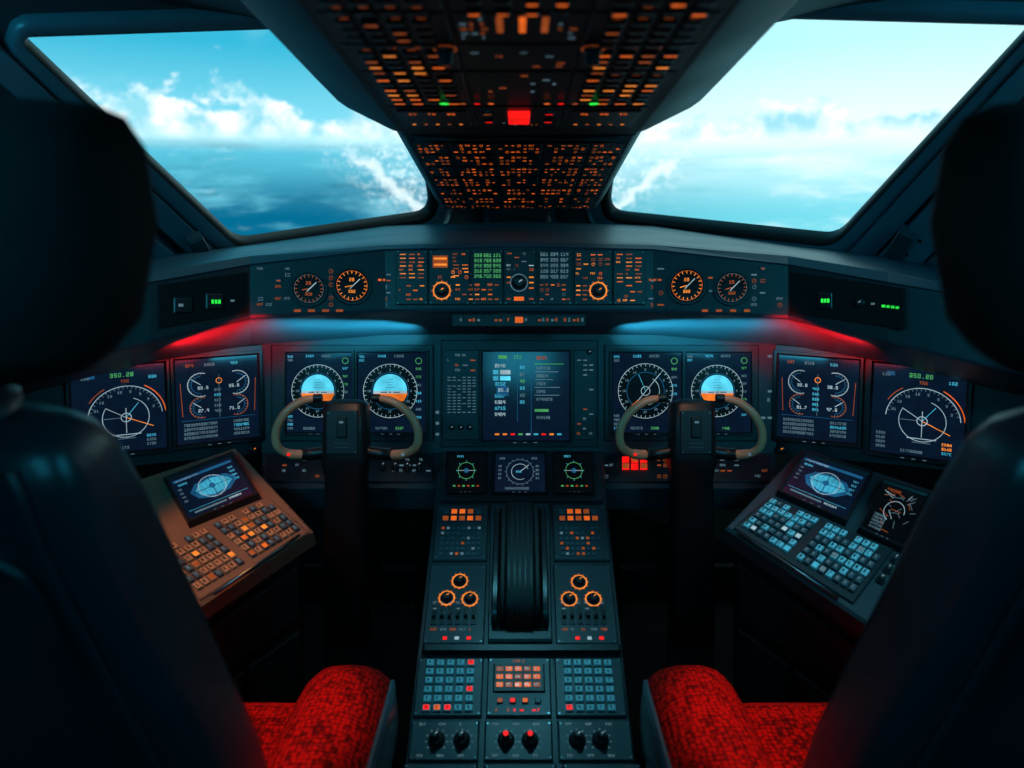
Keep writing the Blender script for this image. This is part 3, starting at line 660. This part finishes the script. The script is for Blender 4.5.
# ------------------------------------------------------------------ overhead panel
ov = MB()
of = PF(C(400, 137, 1.15), C(640, 137, 1.15), C(519, 0, .57))
eyd = (C(519, 137, 1.15)-C(519, 0, .57)).normalized(); o0 = C(519, 0, .57); Lf = (C(519, 137, 1.15)-o0).length; on = of.n
def O(x, y, h=0): return o0 + R*x + eyd*y + on*h
def ringo(xf, xb, yb, yf, cr, h, n_=5):
    pts = [Vector((-xb, yb, 0)), Vector((-xf, yf, 0)), Vector((xf, yf, 0)), Vector((xb, yb, 0))]
    r = rounded(pts, [.001, cr, cr, .001], n_)
    return [O(v.x, v.y, h) for v in r]
ov.rings([ringo(.19, .175, -.42, Lf-.012, .05, 0), ringo(.205, .188, -.42, Lf, .06, -.004), ringo(.27, .245, -.42, Lf+.005, .12, -.03), ringo(.295, .27, -.42, Lf+.008, .14, -.055), ringo(.30, .28, -.42, Lf+.01, .14, -.13)], 'ovh', sm=True, cap0=False, cap1=False)
ov.poly(ringo(.19, .175, -.42, Lf-.012, .05, 0), 'ovh')
ff = PF(C(405, 140, 1.18), C(633, 140, 1.18), C(519, 209, 1.78)); f0 = C(519, 140, 1.18); f1 = C(519, 209, 1.78); fd = (f1-f0).normalized(); LL = (f1-f0).length; fn = ff.n
def O2(x, y, h): return f0+R*x+fd*y+fn*h
def r2(x, yb, yf, h): return [O2(-x, yb, h), O2(-x, yf, h), O2(x, yf, h), O2(x, yb, h)]
ov.rings([r2(.188, -.02, LL, 0), r2(.196, -.02, LL+.006, -.006), r2(.215, -.02, LL+.012, -.03), r2(.215, -.02, LL+.0, -.06)], 'ovh', sm=False, cap0=False, cap1=True)
ov.poly(r2(.188, -.02, LL, 0), 'ovh')
def xw(y, X, fr_=ff):
    p_ = fr_.p(519, y); d_ = (p_-CAM).dot(F); return CX+X*FP/d_
rows = [141, 153, 165, 176, 186, 195, 203, 208]
for j in range(7):
    ya, yb2 = rows[j]+.6, rows[j+1]-.6
    for X0, X1 in ((-.18, -.125), (-.12, -.045), (-.04, .04), (.045, .12), (.125, .18)):
        q = ff.quad([(xw(ya, X0), ya), (xw(ya, X1), ya), (xw(yb2, X1), yb2), (xw(yb2, X0), yb2)], (X1-X0)*600, (yb2-ya)*1.6)
        ov.box(q, 0, 0, q.w, q.h, 0, .003, 'panel2', .001)
        cells(ov, q, 1.5, 1, q.w-1.5, q.h-1, max(3, int(q.w/6.5)), 3 if j < 4 else 2, .0035, .66, kinds='tkrbb', mats=('or', 'or2', 'or', 'or2'))
OQ = {}
for nm, X0, X1 in (('l', -.172, -.062), ('c', -.058, .058), ('r', .062, .172)):
    for s_i, (ya, yb2) in enumerate(((-70, 6), (8, 38), (40, 66), (68, 102), (104, 124))):
        w_ = (X1-X0)*1000; pa = of.p(519, ya); pb = of.p(519, yb2); h_ = (pb-pa).length*1000
        q = of.quad([(xw(ya, X0, of), ya), (xw(ya, X1, of), ya), (xw(yb2, X1, of), yb2), (xw(yb2, X0, of), yb2)], w_, h_)
        ov.box(q, 0, 0, w_, h_, 0, .004, 'panel2', .0015); ov.frame(q, 2, 2, w_-2, h_-2, .5, 'key', .0044)
        screws(ov, q, 4, 4, w_-4, h_-4, .0045, 1.2); OQ[nm, s_i] = q
def keys(q, x0, y0, nx, ny, dx, dy, w_, h_, mats, p_=.9):
    for i in range(nx):
        for j in range(ny):
            x, y_ = x0+i*dx, y0+j*dy; m_ = random.choice(mats); lit = random.random() < p_
            ov.box(q, x, y_, x+w_, y_+h_, .004, .008, 'knob', .001)
            if lit: ov.rect(q, x+2, y_+h_*.3, x+w_-2, y_+h_*.72, m_, .0084)
            else: ov.rect(q, x+w_*.3, y_-3.5, x+w_*.8, y_-2, 'or2', .0046)
for nm in 'lr':
    q = OQ[nm, 2]; keys(q, 14, 18, 4, 4, 22, 20, 16, 10, ('or', 'or3', 'or2'), .6)
    for i in range(3): ov.text(q, 20+i*24, 8, 4, random.choice(WORDS)[:3], 'or2', .0046)
    q = OQ[nm, 3]; keys(q, 12, 14, 4, 6, 23, 22, 17, 11, ('or', 'or3', 'or2', 'or'), .6)
    q = OQ[nm, 1]; keys(q, 14, 14, 4, 4, 22, 20, 15, 9, ('or2', 'or2', 'or'), .3)
    q = OQ[nm, 0]; keys(q, 14, 14, 4, 6, 22, 22, 15, 9, ('or2', 'or'), .3)
    q = OQ[nm, 4]; ov.box(q, 8, 14, q.w-8, q.h-14, .004, .007, 'black', .001)
    for i in range(3): ov.text(q, 22+i*26, 22, 8, random.choice(WORDS)[:2], 'or', .0076)
    for i in range(5): ov.disc(q, 20+i*17, q.h-34, 3, 'or2' if i % 2 else 'or3', .0076, n=10)
q = OQ['c', 0]; keys(q, 14, 14, 4, 6, 24, 22, 13, 8, ('or2', 'or'), .4)
q = OQ['c', 1]
for i in range(3): ov.rect(q, 38+i*20, 8, 44+i*20, q.h*.62, ('or2', 'or', 'or2')[i], .0046)
cells(ov, q, 4, 8, 32, q.h-8, 3, 5, .0046, .5, mats=('or2', 'whd'), kinds='tb'); cells(ov, q, 92, 8, q.w-4, q.h-8, 2, 5, .0046, .5, mats=('or2', 'whd'), kinds='tb')
q = OQ['c', 2]; cells(ov, q, 8, 8, q.w-8, q.h-8, 8, 6, .0046, .4, mats=('or2', 'whd', 'key'), kinds='tkb')
for s_ in (-1, 1):
    mf = of.metric(519+s_*74, 44); ov.knob(mf, 0, 0, 8, .004, .02, ptr='or2'); ov.arc(mf, 0, 0, 10.5, 12, 0, 360, 'or2', .0048)
    ov.disc(of.metric(519+s_*75, 96), 0, 0, 5, 'grn', .0095)
    for k_ in range(3): ov.disc(of.metric(519+s_*(28+k_*14), 96), 0, 0, 3.2, ('or', 'red', 'or2')[k_], .0095)
q = OQ['c', 3]; cells(ov, q, 8, 6, q.w-8, q.h*.6, 8, 5, .0046, .4, mats=('or2', 'whd', 'or2'), kinds='ktb')
q = OQ['c', 4]; ov.box(q, 43, 22, q.w-43, q.h-44, .004, .010, 'red', .002, 'red'); keys(q, 8, 20, 1, 2, 20, 50, 14, 10, ('or2', 'red')); keys(q, q.w-24, 20, 1, 2, 20, 50, 14, 10, ('or2', 'red')); cells(ov, q, 26, q.h-34, q.w-26, q.h-10, 8, 2, .0046, .6, mats=('or2', 'whd', 'red'), kinds='tb')
ov.tube([O(-.17, Lf-.006, .003), O(.17, Lf-.006, .003)], .004, 'panel', 10, 2)
ov.build('overhead_panel')
cv = MB()
for sg in (-1, 1):
    cv.loft([(W(sg*.42, .75, CEIL-.001), .06, .06, 2), (W(sg*.42, .75, CEIL-.02), .055, .055, 2), (W(sg*.42, .75, CEIL-.022), .035, .035, 2), (W(sg*.42, .75, CEIL-.01), .03, .03, 2)], 'tan', 24, R, Vector((0, 1, 0)))
    cv.loft([(W(sg*.62, .55, CEIL-.001), .12, .25, 6), (W(sg*.62, .55, CEIL-.015), .115, .245, 6)], 'tan', 24, R, Vector((0, 1, 0)))
cv.build('ceiling_air_vent')

# ------------------------------------------------------------------ seats
def seat(sg, bdx):
    root = bpy.data.objects.new('pilot_seat', None); sc.collection.objects.link(root); root.location = (sg*.44, .62, 0)
    def add(mb, nm):
        o = mb.build(nm); o.parent = root
        o.matrix_parent_inverse = Matrix.Translation((-sg*.44, -.62, 0)); return o
    b = MB(); xc = sg*(.470+bdx); Z = Vector((0, 0, 1)); Yv = Vector((0, 1, 0))
    tilt = Vector((0, .97, .24)).normalized()
    S = [(.60, -.78, .18, .03, 3), (.60, -.775, .205, .055, 4), (.595, -.70, .214, .06, 5), (.575, -.55, .200, .062, 5), (.555, -.45, .186, .062, 5), (.525, -.33, .172, .062, 5), (.498, -.24, .166, .058, 5), (.483, -.19, .163, .052, 4.4), (.476, -.168, .156, .044, 4), (.473, -.156, .142, .034, 3.6), (.472, -.149, .11, .018, 3.2)]
    b.loft([(W(xc, y_, z_), a_, t_, e_) for y_, z_, a_, t_, e_ in S], 'leather', 56, R, tilt)
    add(b, 'backrest')
    b = MB()
    for s2 in (-1, 1):
        pts = [W(xc+s2*(a_*.84), y_-t_*.97, z_-.2*t_) for y_, z_, a_, t_, e_ in S[2:9]]
        b.tube(pts, .004, 'leather', 8)
    b.tube([W(xc-.12, .51, -.46), W(xc-.125, .468, -.34), W(xc-.11, .44, -.25), W(xc, .435, -.235), W(xc+.11, .44, -.25), W(xc+.125, .468, -.34), W(xc+.12, .51, -.46)], .005, 'leather', 8)
    add(b, 'backrest_seams')
    h = MB(); hx = sg*(.412+bdx*.9)
    c0 = C(CX, 370, .42); c1 = C(CX, 100, .42)
    c0 = Vector((hx, c0.y, c0.z)); c1 = Vector((hx, c1.y, c1.z)); up = (c1-c0)
    secs = []
    for t_, a_, tt, e_ in ((0, .09, .02, 3), (.012, .145, .035, 3.4), (.05, .165, .042, 4), (.15, .178, .046, 4), (.5, .188, .048, 4), (.8, .180, .046, 4), (.92, .168, .042, 4), (.975, .152, .034, 3.4), (1, .12, .02, 3)):
        secs.append((c0+up*t_, a_, tt, e_))
    h.loft(secs, 'leather2', 44, R, Vector((0, .97, .2)).normalized()); add(h, 'headrest')
    h = MB()
    for s2 in (-1, 1): h.tube([W(xc+s2*.06, .476, -.19), W(hx+s2*.06, .458, -.09), c0+R*s2*.06+up*.1], .008, 'steel', 10)
    h.loft([(W(xc, .478, -.165), .11, .03, 4), (W(xc, .476, -.140), .11, .03, 4), (W(xc, .475, -.130), .09, .022, 4)], 'leather', 28, R, tilt)
    add(h, 'headrest_posts')
    cs = MB(); xs = sg*.41
    def bol(xc_, a_, zc, hb, y0, y1, inner):
        secs = []
        for t_, s_ in ((0, .8), (.05, 1), (.3, 1), (.6, 1), (.75, .99), (.86, .95), (.93, .87), (.97, .76), (.99, .62), (1, .4)):
            secs.append((W(xc_, y0+(y1-y0)*t_, zc-(1-s_)*hb*.3-.02*t_), a_*(.55+.45*s_ if s_ < 1 else 1), hb*s_, 2.7))
        n_ = 44
        def mf(a1, b1):
            ang = (b1+.5)*360/n_
            if inner < 0: ang = (180-ang) % 360
            return 'red_f' if 32 < ang < 205 else 'leather'
        cs.loft(secs, 'leather', n_, R, Z, matf=mf)
        for da, rr_ in ((31, .0042), (24, .0022)):
            pts = []
            for c_, a2, b2, e2 in secs[1:]:
                t = math.radians(da); x_ = a2*abs(math.cos(t))**(2/e2)*(1 if inner > 0 else -1); z_ = b2*abs(math.sin(t))**(2/e2)
                pts.append(c_+R*x_+Z*z_)
            cs.tube(pts, rr_, 'piping', 8, 4)
    inn = 1 if sg < 0 else -1
    bol(sg*.236, .068, -.688, .09, .50, .868, inn)
    bol(sg*.565, .050, -.70, .085, .50, .76, -inn)
    secs = []
    for t_, s_ in ((0, .8), (.05, 1), (.5, 1), (.8, 1), (.9, .93), (.96, .8), (1, .5)):
        secs.append((W(xs, .52+.335*t_, -.735-(1-s_)*.03), .15, .06*s_, 5))
    cs.loft(secs, 'red_f', 40, R, Z)
    for i in range(3):
        cs.tube([W(xs-.12+i*.12, .56, -.672), W(xs-.12+i*.12, .80, -.673)], .003, 'red_f', 6, 2)
    add(cs, 'seat_cushion')
    bs = MB()
    def bx(x0, x1, y0, y1, z0, z1, mat, ch=.008):
        bs.prism([W(x0, y0, 0), W(x1, y0, 0), W(x1, y1, 0), W(x0, y1, 0)], Z, z0+0, z1, mat, ch)
    bx(xs-.21, xs+.19, .53, .78, -.85, -.775, 'black'); bx(xs-.13, xs+.13, .56, .76, -1.165, -.85, 'void'); bx(xs-.2, xs-.15, .35, .9, -1.2, -1.165, 'steel'); bx(xs+.13, xs+.18, .35, .9, -1.2, -1.165, 'steel')
    add(bs, 'seat_base')
seat(-1, 0.0); seat(1, .035)

# ------------------------------------------------------------------ lights
def area(name, loc, tgt, size, e, col, sy=None, spread=None):
    ld = bpy.data.lights.new(name, 'AREA'); ld.energy = e; ld.color = lin(col); ld.size = size
    if sy: ld.shape = 'RECTANGLE'; ld.size_y = sy
    if spread: ld.spread = math.radians(spread)
    o = bpy.data.objects.new(name, ld); sc.collection.objects.link(o); o.location = loc
    o.rotation_euler = (Vector(tgt)-Vector(loc)).to_track_quat('-Z', 'Y').to_euler(); return o
def spot(name, loc, tgt, e, col, ang=50, r=.02):
    ld = bpy.data.lights.new(name, 'SPOT'); ld.energy = e; ld.color = lin(col); ld.spot_size = math.radians(ang); ld.spot_blend = .6; ld.shadow_soft_size = r
    o = bpy.data.objects.new(name, ld); sc.collection.objects.link(o); o.location = loc
    o.rotation_euler = (Vector(tgt)-Vector(loc)).to_track_quat('-Z', 'Y').to_euler(); return o
for sg in (-1, 1):
    spot('seat_fill_light', W(sg*.27, .74, .10), W(sg*.33, .72, -.65), 9.5, (255, 205, 195), 27)  # added fill spot to brighten the red cushions, no fixture modelled
    area('glareshield_flood_light', C(CX+sg*300, 350, 1.24), C(CX+sg*302, 330, 1.32), .14, .42, (255, 10, 20), .01, 85)
    area('panel_flood_light', C(CX+sg*170, 343, 1.37), C(CX+sg*180, 325, 1.43), .28, .38, (60, 190, 228), .012, 110)
    area('cabin_fill_light', W(sg*.75, .25, .27), W(sg*.35, .95, -.5), .25, 4.4, (44, 184, 220))  # added teal fill for seat backs and panels, not a cockpit fixture
    area('pillar_fill_light', W(sg*.70, .30, .26), W(sg*.95, 1.25, -.05), .20, 2.8, (60, 190, 222))  # added fill aimed at the window pillars, no lamp fitted there
    spot('console_fill_light', W(sg*.62, .85, .1), C(CX+sg*285, 545, 1.1), 12.0 if sg < 0 else 8.0, (255, 150, 84) if sg < 0 else (130, 215, 236), 34)  # added fill spot, warm on left console and cool on right
    spot('yoke_fill_light', W(sg*.30, .95, .10), C(CX+sg*172, 430, 1.28), 2.6, (255, 190, 150), 24)  # added warm fill so the yoke horns stand out
spot('pedestal_fill_light', W(0, .85, .08), W(0, .95, -.65), 7.0, (100, 208, 232), 46)  # added cool fill spot that lifts the pedestal keys
area('aisle_fill_light', W(0, -.35, .27), W(0, .9, -.5), .3, 3.2, (50, 186, 222))  # added teal fill from behind the camera, source unseen

# ------------------------------------------------------------------ world: sky, cloud bank and sea seen from the air
wd = bpy.data.worlds.new('sky'); sc.world = wd; wd.use_nodes = True; nt = wd.node_tree; N = nt.nodes; Lk = nt.links; N.clear()
out = N.new('ShaderNodeOutputWorld'); bg = N.new('ShaderNodeBackground'); Lk.new(bg.outputs[0], out.inputs[0])
tc = N.new('ShaderNodeTexCoord'); sx = N.new('ShaderNodeSeparateXYZ'); Lk.new(tc.outputs['Generated'], sx.inputs[0])
def mth(op, a, b=None, c=None, clamp=False):
    m_ = N.new('ShaderNodeMath'); m_.operation = op; m_.use_clamp = clamp
    for i, v in enumerate((a, b, c)):
        if v is None: continue
        if isinstance(v, (int, float)): m_.inputs[i].default_value = v
        else: Lk.new(v, m_.inputs[i])
    return m_.outputs[0]
def rng(v, a, b, c=0, d=1, sm=False):
    m_ = N.new('ShaderNodeMapRange'); Lk.new(v, m_.inputs['Value'])
    for k_, q_ in zip(('From Min', 'From Max', 'To Min', 'To Max'), (a, b, c, d)): m_.inputs[k_].default_value = q_
    if sm: m_.interpolation_type = 'SMOOTHSTEP'
    return m_.outputs[0]
def mix(f_, a, b):
    m_ = N.new('ShaderNodeMix'); m_.data_type = 'RGBA'
    for i, v in ((0, f_), (6, a), (7, b)):
        if isinstance(v, tuple): m_.inputs[i].default_value = (*lin(v), 1)
        elif isinstance(v, (int, float)): m_.inputs[i].default_value = v
        else: Lk.new(v, m_.inputs[i])
    return m_.outputs[2]
def noise(vec, s, det=6, rgh=.55, scl=(1, 1, 1)):
    mp_ = N.new('ShaderNodeMapping'); mp_.inputs['Scale'].default_value = scl; Lk.new(vec, mp_.inputs[0])
    n_ = N.new('ShaderNodeTexNoise'); n_.inputs['Scale'].default_value = s; n_.inputs['Detail'].default_value = det; n_.inputs['Roughness'].default_value = rgh
    Lk.new(mp_.outputs[0], n_.inputs['Vector']); return n_.outputs['Fac']
G = tc.outputs['Generated']; x, y, z = sx.outputs
E0 = .070
e = mth('SUBTRACT', z, E0)
right = rng(x, -.3, .42, 0, 1, True)
skyT = mix(right, (50, 172, 204), (178, 240, 246)); skyH = mix(right, (130, 214, 232), (232, 251, 252))
sky = mix(rng(e, 0, .11), skyH, skyT)
cn = noise(G, 9.0, 9, .62, (1, 1, 1.5))
cd_ = mth('ADD', cn, rng(e, 0, .085, .20, -.20))
cd_ = mth('ADD', cd_, rng(mth('ABSOLUTE', mth('ADD', x, .40)), 0, .22, .06, -.02))
cl = rng(cd_, .50, .57, 0, .96, True)
cshade = mix(rng(noise(G, 24, 7), .38, .62), (140, 210, 226), (252, 255, 255))
sky = mix(cl, sky, cshade)
wisp = rng(noise(G, 3.4, 9, .65, (1, 1, 2.5)), .48, .72, 0, .35, True); sky = mix(wisp, sky, (205, 240, 246))
seaF = mix(right, (88, 188, 212), (204, 244, 248)); seaN = mix(right, (2, 100, 136), (110, 206, 222))
sea = mix(rng(e, 0, -.10, 0, 1, True), seaF, seaN)
wv = rng(noise(G, 4, 10, .66, (1, 1, 6)), .5, .70, 0, .7, True); sea = mix(wv, sea, mix(right, (110, 204, 224), (242, 253, 253)))
dk = rng(noise(G, 7, 8, .62, (1, 1, 10)), .5, .72, 0, .5, True); sea = mix(dk, sea, mix(right, (2, 78, 108), (110, 200, 216)))
gr = noise(G, 300, 3, .7)
ax_ = mth('ABSOLUTE', x)
warp = rng(noise(G, 16, 6, .6), .3, .7, -.022, .022)
v_ = mth('ADD', mth('SUBTRACT', ax_, e), warp)
spm = rng(v_, .30, .20, 0, 1, True)
rip = noise(G, 46, 8, .7, (1, 1, 2.2))
spray = mth('MULTIPLY', spm, rng(mth('ADD', mth('MULTIPLY', gr, .6), mth('MULTIPLY', rip, .55)), .56, .68, 0, 1)); sea = mix(mth('MULTIPLY', spray, .85), sea, (226, 248, 252))
edge = mth('MULTIPLY', rng(mth('ABSOLUTE', mth('SUBTRACT', v_, .222)), .014, .002, 0, 1, True), rng(e, -.012, -.03, 0, 1)); sea = mix(mth('MULTIPLY', edge, .7), sea, (235, 250, 252))
crest = mth('MULTIPLY', rng(noise(G, 34, 9, .75, (1, 1, 4)), .56, .66, 0, .5), rng(noise(G, 5, 4), .42, .62, 0, 1)); sea = mix(crest, sea, (200, 240, 247))
hz = rng(mth('ABSOLUTE', e), 0, .018, .6, 0, True)
col = mix(rng(e, -.004, .004), sea, sky)
col = mix(hz, col, mix(right, (180, 232, 242), (234, 250, 252)))
Lk.new(col, bg.inputs[0]); bg.inputs[1].default_value = 1.25
